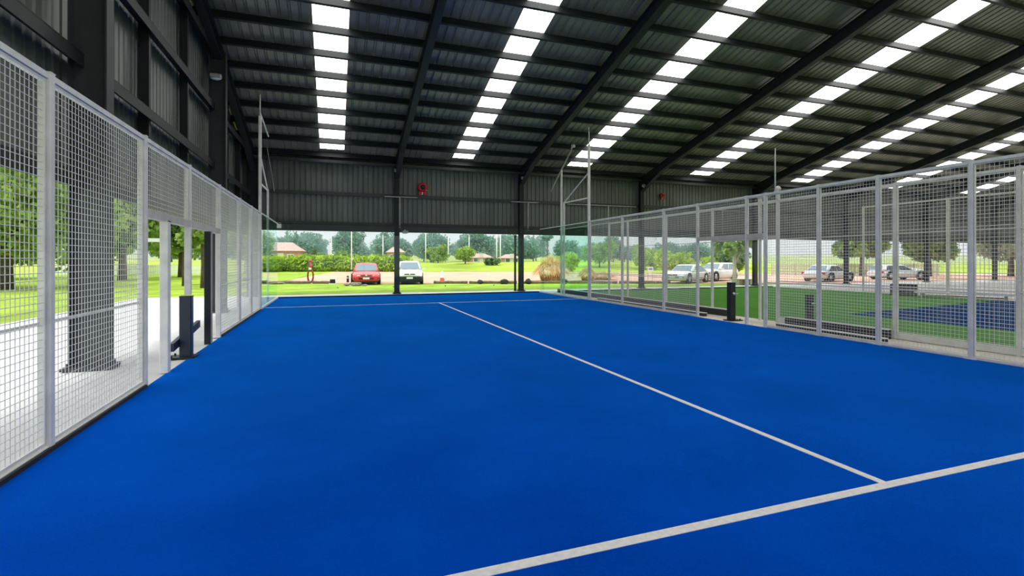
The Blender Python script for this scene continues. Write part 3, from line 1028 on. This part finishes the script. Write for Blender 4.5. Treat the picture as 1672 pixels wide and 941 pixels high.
    for sg in (1, -1):
        mb = MB()
        zz = .545 + (.06 if suv else 0)
        q = [(sg * .36 * W / 2 * 2 * .62, yf + .035, zz - .055), (sg * hw * .86, yf + .17, zz - .045), (sg * hw * .90, yf + .24, zz + .05), (sg * hw * .50, yf + .055, zz + .02)]
        b2 = [(a, b - .035, c + .0) for a, b, c in q]
        mb.add(q + b2, [(0, 1, 2, 3), (4, 5, 6, 7), (0, 1, 5, 4), (1, 2, 6, 5), (2, 3, 7, 6), (3, 0, 4, 7)])
        mb.build('headlight', LAMPW if paint is not CARSILVER else CHROME, t)
        m2 = MB().box((sg * (hw + .085), yb0 + .20, hb + .06), (.17, .09, .10), 0, .02)
        m2.bar((sg * (hw - .03), yb0 + .22, hb + .0), (sg * (hw + .03), yb0 + .2, hb + .05), .05, .03)
        m2.build('side_mirror', BLACKP if paint is CARRED else paint, t)
        MB().box((sg * hw * .80, L * .5 - .10, hb - .12), (.20, .16, .14), 0, .03).build('tail_light', REDP, t)
        for yy in (.02, .30):
            MB().box((sg * (hw + .004), yy * L * .9, hb - .10), (.02, .14, .028), 0, .005).build('door_handle', paint, t)
    g = MB().box((0, yf + .004, .53 + (.06 if suv else 0)), (hw * .78, .03, .075), 0, .01)
    g = g.build('grille', BLACKP, t)
    mb = MB()
    for k in range(2):
        mb.box((0, yf - .014, .515 + .03 * k + (.06 if suv else 0)), (hw * .74, .008, .008))
    mb.build('grille_bar', CHROME, g)
    MB().lathe([(0, -.02), (.045, -.018), (.05, 0)], (0, yf - .012, .535 + (.06 if suv else 0)), 16, 'y').build('badge', CHROME, t)
    if dark_bumper:
        mb = MB()
        mb.loft([ring(y * L, b - .01, c, w * hw + .012, .005) for y, b, c, w in ((-.508, .28, .40, .76), (-.503, .20, .47, .84), (-.483, .17, .50, .925), (-.445, .15, .50, .985), (-.40, .15, .48, 1.0))], smooth=False)
        mb.build('dark_bumper', BLACKP, t)
    else:
        MB().box((0, yf + .012, .36), (hw * 1.05, .06, .085), 0, .02).build('air_intake', BLACKP, t)
        for sg in (1, -1):
            MB().box((sg * hw * .76, yf + .05, .37), (.15, .06, .07), 0, .02).build('fog_light', BLACKP, t)
    MB().box((0, yf - (.038 if dark_bumper else .024), .375), (.36, .014, .10), 0, .004).build('number_plate', WHITEP, t)
    mb = MB()
    for sg in (1, -1):
        mb.bar((sg * .04, yb0 - .10, hb + .015), (sg * .40, yb0 - .05, hb + .03), .015, .012)
    mb.build('wiper', BLACKP, t)
    MB().box((0, .02 * L, .155), (W * .8, L * .86, .04)).build('underbody', RUBBER, t)
    return t


car('sedan', 'red car parked facing the hall on the gravel drive', (-1.38, 22.5, -.02), -0.055, CARRED, L=4.1, W=1.58, H=1.24)
car('hatchback', 'white car with a black bumper parked beside the red car', (1.18, 22.25, -.02), -0.13, CARWHITE, L=4.0, W=1.56, H=1.36, dark_bumper=True, suv=True)
car('sedan', 'white car with its front to the left, beyond the green court, leftmost there', (17.75, 17.0, -.02), -1.10, CARWHITE, L=3.9, W=1.6, H=1.15)
car('hatchback', 'white car parked just behind and right of the leftmost white car', (21.7, 18.9, -.02), -1.25, CARWHITE, L=3.8, W=1.6, H=1.24, suv=True)
car('sedan', 'pale silver car by the column beyond the green court', (28.2, 15.6, -.02), 1.75, CARSILVER, L=3.7, W=1.6, H=1.12)
car('hatchback', 'white car half hidden behind the trees at the far right', (35.6, 16.0, -.02), 1.3, CARWHITE, L=3.6, W=1.6, H=1.1, suv=True)


# ------------------------------------------------------------------ plants
def cloud(mb, n, blobs, size, seed, shell=.5, aspect=.55, droop=0):
    r = np.random.default_rng(seed)
    w = np.array([b[1][0] * b[1][1] * b[1][2] for b in blobs], float) ** .8
    idx = r.choice(len(blobs), n, p=w / w.sum())
    c = np.array([b[0] for b in blobs])[idx]
    rad = np.array([b[1] for b in blobs])[idx]
    d = r.normal(size=(n, 3))
    d /= np.linalg.norm(d, axis=1)[:, None]
    q = shell + (1 - shell) * r.random(n) ** .7
    P = c + d * rad * q[:, None]
    A = r.normal(size=(n, 3))
    A /= np.linalg.norm(A, axis=1)[:, None]
    if droop: A[:, 2] -= droop; A /= np.linalg.norm(A, axis=1)[:, None]
    B = np.cross(A, r.normal(size=(n, 3)))
    B /= np.linalg.norm(B, axis=1)[:, None] + 1e-9
    s = size * (.55 + .7 * r.random(n))
    return mb.quads(P, A * s[:, None] / 2, B * s[:, None] * aspect / 2)


def blobs_for(w, z0, z1, n, seed, flat=1.0):
    r = random.Random(seed)
    out = [((0, 0, (z0 + z1) / 2), (w * .36, w * .36, (z1 - z0) * .42))]
    for k in range(n):
        a = 2 * PI * k / n + r.uniform(-.3, .3)
        z = z0 + (z1 - z0) * r.uniform(.2, .85)
        q = w * r.uniform(.22, .34)
        s = w * r.uniform(.17, .25)
        out.append(((q * math.cos(a), q * math.sin(a), z), (s, s, min(s * flat, (z1 - z0) * .3))))
    return out


def tree(name, label, loc, w, z0, z1, leafm, barkm=BARK, n=2500, size=.25, seed=1, trunk=.14, group=None, cat='tree', lean=0, nb=8, flat=.9):
    t = thing(name, label, cat, loc, group=group)
    bl = blobs_for(w, z0, z1, nb, seed, flat)
    cloud(MB(), n, bl, size, seed).build('foliage', leafm, t)
    mb = MB()
    zt = z0 + (z1 - z0) * .55
    mb.tube([(0, 0, -.05), (lean * .2 + .02, .01, zt * .35), (lean * .5 - .02, 0, zt * .7), (lean, 0, zt)], [trunk * 1.25, trunk, trunk * .85, trunk * .4], 10)
    for k, b in enumerate(bl[1:6]):
        c = Vector(b[0])
        s = Vector((lean * .4, 0, zt * (.45 + .06 * k)))
        mb.tube([s, s.lerp(c, .55) + Vector((0, 0, .1)), c], [trunk * .5, trunk * .35, trunk * .12], 7)
    mb.build('trunk', barkm, t)
    return t


tree('tree', 'big bright leafy tree at the left edge beyond the mesh', (-18.3, 22.0, -.04), 9.5, .8, 9.0, LEAFB, n=11000, size=.32, seed=3, trunk=.3, nb=14)
tree('tree', 'broad green tree just right of the wide gable column', (-17.2, 33.0, -.04), 7.5, 1.5, 8.0, LEAFM, n=6000, size=.34, seed=7, trunk=.22, nb=12)
tree('tree', 'green tree behind the banner strip, left side', (-15.4, 40.0, -.04), 6.5, 1.6, 6.2, LEAFB, n=4500, size=.36, seed=9, trunk=.2, nb=10)
tree('tree', 'thin brown trunked tree standing on the lawn left of the second gable column', (-9.5, 20.2, -.04), 2.7, 2.0, 4.6, LEAFM, n=2200, size=.24, seed=11, trunk=.11)
tree('tree', 'slender tree beside the banner strip, seen through the left gateway', (-11.0, 22.9, -.04), 2.5, 1.6, 4.6, LEAFD, n=2200, size=.24, seed=12, trunk=.09)
tree('tree', 'pale grey leaved tree right of the second gable column', (-11.6, 47.0, -.04), 4.0, 1.2, 5.0, LEAFG, n=2200, size=.36, seed=13, trunk=.13, barkm=PALEBARK)
tree('tree', 'pale grey leaved tree behind the left corner column', (-12.2, 55.5, -.04), 4.6, 1.4, 5.2, LEAFG, n=2000, size=.4, seed=14, trunk=.13, barkm=PALEBARK)
tree('tree', 'broad tree far across the left lawn, behind the big bright tree', (-27.5, 38.0, -.04), 8.0, .7, 7.0, LEAFM, n=5000, size=.38, seed=81, trunk=.24, nb=12)
tree('tree', 'rounded tree by the white picket fence far across the left lawn', (-22.5, 45.0, -.04), 6.5, .7, 6.2, LEAFB, n=4000, size=.38, seed=82, trunk=.22, nb=11)
t = thing('banner', 'long white banner strip hung between the trunks beyond the left gateway', 'banner', (-12.3, 26.3, 0), .35)
mb = MB().box((0, 0, 2.58), (2.95, .02, .22))
mb.build('strip', WHITEP, t)
for sx in (-1.4, 1.4):
    MB().tube([(sx, 0, -.05), (sx, 0, 2.72)], .03, 8).build('stake', BARK, t)


def picket(name, label, a, b, h, pitch=.16, m=PALETIMB):
    a, b = Vector((*a, 0)), Vector((*b, 0))
    L = (b - a).length
    t = thing(name, label, 'fence', tuple(a), math.atan2(b.y - a.y, b.x - a.x))
    mb = MB()
    n = int(L / pitch)
    for k in range(n):
        mb.box((k * pitch, -.03, h / 2), (pitch * .62, .02, h))
    mb.build('picket_row', m, t)
    for z in (h * .25, h * .8):
        MB().box((L / 2, 0, z), (L, .04, .07)).build('rail', m, t)
    for k in range(0, n, 14):
        MB().box((k * pitch, .03, h / 2), (.09, .09, h + .05)).build('post', m, t)
    return t


picket('picket_fence', 'pale picket fence behind the cars beyond the green court', (36.0, 27.4), (51.0, 22.0), 1.05)
picket('picket_fence', 'white picket fence at the far end of the left lawn', (-30.0, 51.5), (-13.5, 46.5), .95, m=WHITEP)
# mottled hedge beyond the drive: a solid green core inside its leaves
t = thing('hedge', 'long bright mottled hedge beyond the gravel drive', 'hedge', (0, 0, 0), world=True)
bl = []
r = random.Random(4)
for k in range(26):
    X = -31 + 17.5 * k / 25
    x, y = wp(X, 63.5 + r.uniform(-.8, .8))
    h = 2.05 + r.uniform(-.25, .12)
    bl.append(((x, y, h * .45), (1.1, 1.2, h * .55)))
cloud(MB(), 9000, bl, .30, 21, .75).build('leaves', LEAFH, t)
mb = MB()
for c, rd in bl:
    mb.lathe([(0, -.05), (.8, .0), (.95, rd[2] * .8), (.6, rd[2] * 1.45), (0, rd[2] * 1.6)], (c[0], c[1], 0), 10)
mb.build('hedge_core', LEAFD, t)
r = random.Random(8)
sh0 = None
for k in range(7):
    X = -38 + k * 3.1 + r.uniform(-.5, .5)
    x, y = wp(X, 83 + r.uniform(-3, 4))
    if sh0 is None:
        sh0 = tree('shrub', 'soft green shrub in the line between the hedge and the wooded belt', (x, y, ground(x, y)), 2.6, -.05, 1.7, LEAFM, n=900, size=.34, seed=50, trunk=.05, cat='shrub', nb=8, group='shrubs between hedge and wood')
    else:
        dup(sh0, (x, y, ground(x, y)), r.uniform(0, 6), sh0['label'], 'shrubs between hedge and wood', (r.uniform(.8, 1.15),) * 3)
bushes = [('bush', 'dark rounded shrub by the brick house gable', (-6.3, 76.0), 1.2, 3.0, LEAFD, 31), ('bush', 'round green bush right of the white car roof', (13.4, 75.3), 3.9, 3.6, LEAFM, 32),
          ('bush', 'pale green willow-like bush in the middle of the field', (16.5, 68.8), 3.6, 3.2, LEAFB, 33), ('bush', 'dark low bush line right end on the bank', (19.5, 64.0), 2.6, 1.5, LEAFD, 34),
          ('bush', 'round bush directly behind the dry grass clump', (20.5, 40.0), 2.6, 2.2, LEAFH, 35), ('bush', 'tall green bush behind the post between the two courts', (33.0, 55.0), 5.2, 3.7, LEAFM, 36),
          ('bush', 'wide green bush left of the column above the green court', (37.5, 49.0), 5.5, 3.3, LEAFB, 37), ('bush', 'yellow green bush behind the leftmost white car', (31.5, 36.0), 5.0, 2.4, LEAFH, 38),
          ('bush', 'deep green bush right of the white cars by the pale trunk', (32.5, 29.0), 3.4, 2.3, LEAFD, 39), ('bush', 'low yellow bush behind the second white car', (35.5, 33.5), 5.0, 2.0, LEAFH, 40)]
for nm, lb, p, w, h, m, sd in bushes:
    z = ground(*p)
    tree(nm, lb, (p[0], p[1], z), w, .1, h - z * .6, m, n=1500, size=.3, seed=sd, trunk=.08, cat='bush', nb=9)
tree('tree', 'spreading tree with a dark trunk behind the picket fence, left one', (41.7, 22.9, -.04), 4.5, 1.35, 5.0, LEAFM, n=4500, size=.34, seed=41, trunk=.18, nb=12)
tree('tree', 'spreading tree behind the picket fence, right one', (46.2, 20.2, -.04), 4.6, 1.3, 5.2, LEAFM, n=4500, size=.34, seed=42, trunk=.2, nb=12)
tree('tree', 'leafy tree at the far right edge beyond the green court', (52.5, 17.5, -.04), 6.5, 1.0, 4.6, LEAFG, n=3000, size=.36, seed=43, trunk=.2)
tree('tree', 'small tree with a forked pale trunk right of the white cars', (20.25, 15.6, -.04), 2.8, 1.75, 3.2, LEAFM, PALEBARK, n=1200, size=.24, seed=44, trunk=.12)


# dry ornamental grass: arching blades
def straw_clump(label, loc, w, h, n, seed):
    r = random.Random(seed)
    t = thing('dry_grass', label, 'grass clump', loc, kind='thing')
    mb = MB()
    for _ in range(n):
        a = r.uniform(0, 2 * PI)
        q = r.random() ** .6
        b = (r.uniform(0, .25) * w * math.cos(a), r.uniform(0, .25) * w * math.sin(a), 0)
        tip = (w * .5 * q * math.cos(a), w * .5 * q * math.sin(a), h * (1 - .75 * q ** 2) * r.uniform(.5, 1.12))
        mid = (b[0] + (tip[0] - b[0]) * .45, b[1] + (tip[1] - b[1]) * .45, h * (1 - .35 * q ** 2) * .8)
        s = Vector((-math.sin(a), math.cos(a), 0)) * .022
        vs = [Vector(b) + s, Vector(b) - s, Vector(mid) - s, Vector(mid) + s, Vector(tip) - s * .3, Vector(tip) + s * .3]
        mb.add(vs, [(0, 1, 2, 3), (3, 2, 4, 5)])
    mb.build('blades', STRAW, t)
    return t


straw_clump('tall clump of dry straw coloured grass beyond the right glass corner', (10.7, 22.1, -.03), 3.0, 1.7, 1700, 3)
straw_clump('low spread of dry brown grass right of the tall dry clump', (15.1, 22.9, -.03), 2.6, .6, 900, 4)
straw_clump('smaller dry grass clump seen through the right glass return', (13.2, 21.6, -.03), 1.7, 1.0, 700, 5)

# far wooded belt: three kinds of crown, copied
protos = []
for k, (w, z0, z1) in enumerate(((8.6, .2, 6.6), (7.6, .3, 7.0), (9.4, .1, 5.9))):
    tr = tree('woodland_tree', 'hazy blue green tree in the wooded belt far beyond the field', (0, 0, 0), w, z0, z1, LEAFHAZE, n=2600, size=.5, seed=60 + k, trunk=.16, group='trees of the far wooded belt', nb=11)
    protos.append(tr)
r = random.Random(12)
spots = []
for row, (Z, sp) in enumerate(((108, 9.6), (120, 10.0), (133, 10.4), (148, 10.8))):
    for k in range(13):
        spots.append((-74 + k * sp + row * 4.7 % 9 + r.uniform(-.7, .7), Z + r.uniform(-2, 2)))
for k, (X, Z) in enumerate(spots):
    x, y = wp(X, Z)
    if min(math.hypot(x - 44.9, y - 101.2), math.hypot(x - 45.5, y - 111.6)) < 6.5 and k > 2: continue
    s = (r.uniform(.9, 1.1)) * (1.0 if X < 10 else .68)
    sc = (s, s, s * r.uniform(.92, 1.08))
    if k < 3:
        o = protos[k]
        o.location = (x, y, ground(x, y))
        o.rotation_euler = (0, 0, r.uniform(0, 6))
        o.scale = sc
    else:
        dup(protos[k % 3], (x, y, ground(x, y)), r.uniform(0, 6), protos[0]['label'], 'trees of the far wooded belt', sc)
# pointed conifer and flat topped pine
x, y = 45.5, 111.6
t = thing('conifer', 'thin pointed conifer rising right of the dark column', 'tree', (x, y, ground(x, y)))
cloud(MB(), 900, [((0, 0, 1.2 + k * .75), (1.25 * (1 - k / 9), 1.25 * (1 - k / 9), .55)) for k in range(9)], .4, 71).build('foliage', LEAFHAZE, t)
MB().tube([(0, 0, 0), (0, 0, 7.9)], [.16, .03], 8).build('trunk', BARK, t)
x, y = 44.9, 101.2
t = thing('pine_tree', 'flat topped pine above the dry grass', 'tree', (x, y, ground(x, y)))
cloud(MB(), 900, [((0, 0, 5.9), (1.6, 1.6, .4)), ((.5, 0, 6.35), (1.0, 1.0, .25)), ((-.3, 0, 5.2), (1.1, 1.1, .22))], .36, 72).build('foliage', LEAFHAZE, t)
MB().tube([(0, 0, 0), (.1, 0, 3), (0, 0, 6)], [.18, .14, .06], 8).build('trunk', BARK, t)


# ------------------------------------------------------------------ far houses and poles
def house(label, loc, w, d, hw, hr, rz=0.0):
    t = thing('house', label, 'house', loc, rz)
    MB().box((0, 0, hw / 2), (w, d, hw)).build('wall', BRICK, t)
    e = .3
    rings = [[(-w / 2 - e, -d / 2 - e, hw), (w / 2 + e, -d / 2 - e, hw), (w / 2 + e, d / 2 + e, hw), (-w / 2 - e, d / 2 + e, hw)],
             [(-w / 2 + d * .35, -.05, hw + hr), (w / 2 - d * .35, -.05, hw + hr), (w / 2 - d * .35, .05, hw + hr), (-w / 2 + d * .35, .05, hw + hr)]]
    MB().loft(rings, smooth=False).build('roof', TILE, t)
    for k in (-1, 1):
        f = MB().box((k * w * .25, -d / 2 - .02, hw * .58), (.9, .06, .8)).build('window', WHITEP, t)
        MB().box((k * w * .25, -d / 2 - .055, hw * .58), (.74, .02, .64)).build('pane', CARGLASS, f)
    MB().box((0, -d / 2 - .02, .95), (.8, .06, 1.7)).build('door', PALETIMB, t)
    return t


house('pink brick house with a hipped roof above the hedge, left of the red standpipe', (-10.6, 75.0, .7), 5.4, 4.0, 2.1, 1.35, -.1)
house('small pink brick house behind the column beside the white car', (8.0, 90.6, .95), 3.0, 2.6, 2.0, 1.0)
house('low reddish building right of the tall pole pair', (27.2, 78.0, .8), 3.2, 2.6, 1.0, .7)
house('low reddish building behind the bank left of the pole pair', (22.5, 82.0, .9), 4.2, 3, 1.0, .8)
POLES = [(-3.78, 91.96, 6.35, 'thin white pole above the hedge left of the red car'), (-1.91, 32.94, 4.75, 'near thin white pole just left of the red car'),
         (13.12, 85.97, 6.75, 'tall white pole above the bank right of the white car'), (17.18, 84.53, 5.8, 'white pole between the two round field bushes'),
         (21.66, 86.1, 6.24, 'faint far white pole above the pale green bush'), (24.32, 76.69, 6.5, 'left one of the tall pair of white poles beside the dark column'),
         (23.38, 71.71, 6.3, 'right one of the tall pair of white poles beside the dark column'), (5.75, 91.8, 6.2, 'faint white pole left of the column beside the white car')]
for x, y, h, lb in POLES:
    z = ground(x, y)
    t = thing('pole', lb, 'pole', (x, y, z), group='white poles in the field')
    rr = .045 if y < 40 else .10
    MB().tube([(0, 0, 0), (0, 0, (h - z) * .5), (0, 0, h - z)], [rr, rr * .9, rr * .7], 10).build('shaft', WHITEP, t)
    MB().lathe([(rr * .7, h - z), (rr * 1.3, h - z + .02), (rr * 1.3, h - z + .12), (0, h - z + .16)], n=10).build('cap', WHITEP, t)

# thin moist haze over the far ground
a = wp(0, 225.5)
hz = MB().box((a[0], a[1], 9.0), (620, 250, 18.6), -.341).build('haze', MATS['haze_air'])
tag(hz, 'thin pale haze hanging before the far wooded belt', 'haze', kind='stuff')

# ------------------------------------------------------------------ light: overcast sky with a soft sun
w = bpy.data.worlds.new('sky')
bpy.context.scene.world = w
w.use_nodes = True
nt = w.node_tree
nt.nodes.clear()
out = nt.nodes.new('ShaderNodeOutputWorld')
bg = nt.nodes.new('ShaderNodeBackground')
bg.inputs['Strength'].default_value = 1.0
tc = nt.nodes.new('ShaderNodeTexCoord')
mp = nt.nodes.new('ShaderNodeMapping')
mp.inputs['Scale'].default_value = (1.0, 1.0, 3.0)
n = nt.nodes.new('ShaderNodeTexNoise')
n.inputs['Scale'].default_value = 2.3
n.inputs['Detail'].default_value = 7
rp = nt.nodes.new('ShaderNodeValToRGB')
rp.color_ramp.elements[0].position = .38
rp.color_ramp.elements[1].position = .58
rp.color_ramp.elements[0].color = (.72, .88, .97, 1)
rp.color_ramp.elements[1].color = (1.0, 1.0, 1.0, 1)
# an overcast sky is brightest overhead
sx = nt.nodes.new('ShaderNodeSeparateXYZ')
nt.links.new(tc.outputs['Generated'], sx.inputs[0])
mr = nt.nodes.new('ShaderNodeMapRange')
mr.inputs['From Min'].default_value = 0.02
mr.inputs['From Max'].default_value = 0.7
mr.inputs['To Min'].default_value = 1.05
mr.inputs['To Max'].default_value = 2.3
nt.links.new(sx.outputs['Z'], mr.inputs['Value'])
nt.links.new(mr.outputs[0], bg.inputs['Strength'])
nt.links.new(tc.outputs['Generated'], mp.inputs['Vector'])
nt.links.new(mp.outputs['Vector'], n.inputs['Vector'])
nt.links.new(n.outputs['Fac'], rp.inputs['Fac'])
nt.links.new(rp.outputs['Color'], bg.inputs['Color'])
nt.links.new(bg.outputs[0], out.inputs['Surface'])
sl = bpy.data.lights.new('sun', 'SUN')
sl.energy = 1.7
sl.angle = math.radians(12)
sl.color = (1.0, .96, .88)
so = bpy.data.objects.new('sun', sl)
C.objects.link(so)
so.rotation_euler = (math.radians(28), 0, math.radians(-22))

sc = bpy.context.scene
sc.view_settings.view_transform = 'Standard'
sc.view_settings.look = 'None'
sc.view_settings.gamma = 1.0
sc.view_settings.exposure = 0.0
sc.view_settings.use_curve_mapping = False
sc.cycles.transparent_max_bounces = 24
sc.cycles.max_bounces = 8
sc.cycles.diffuse_bounces = 5
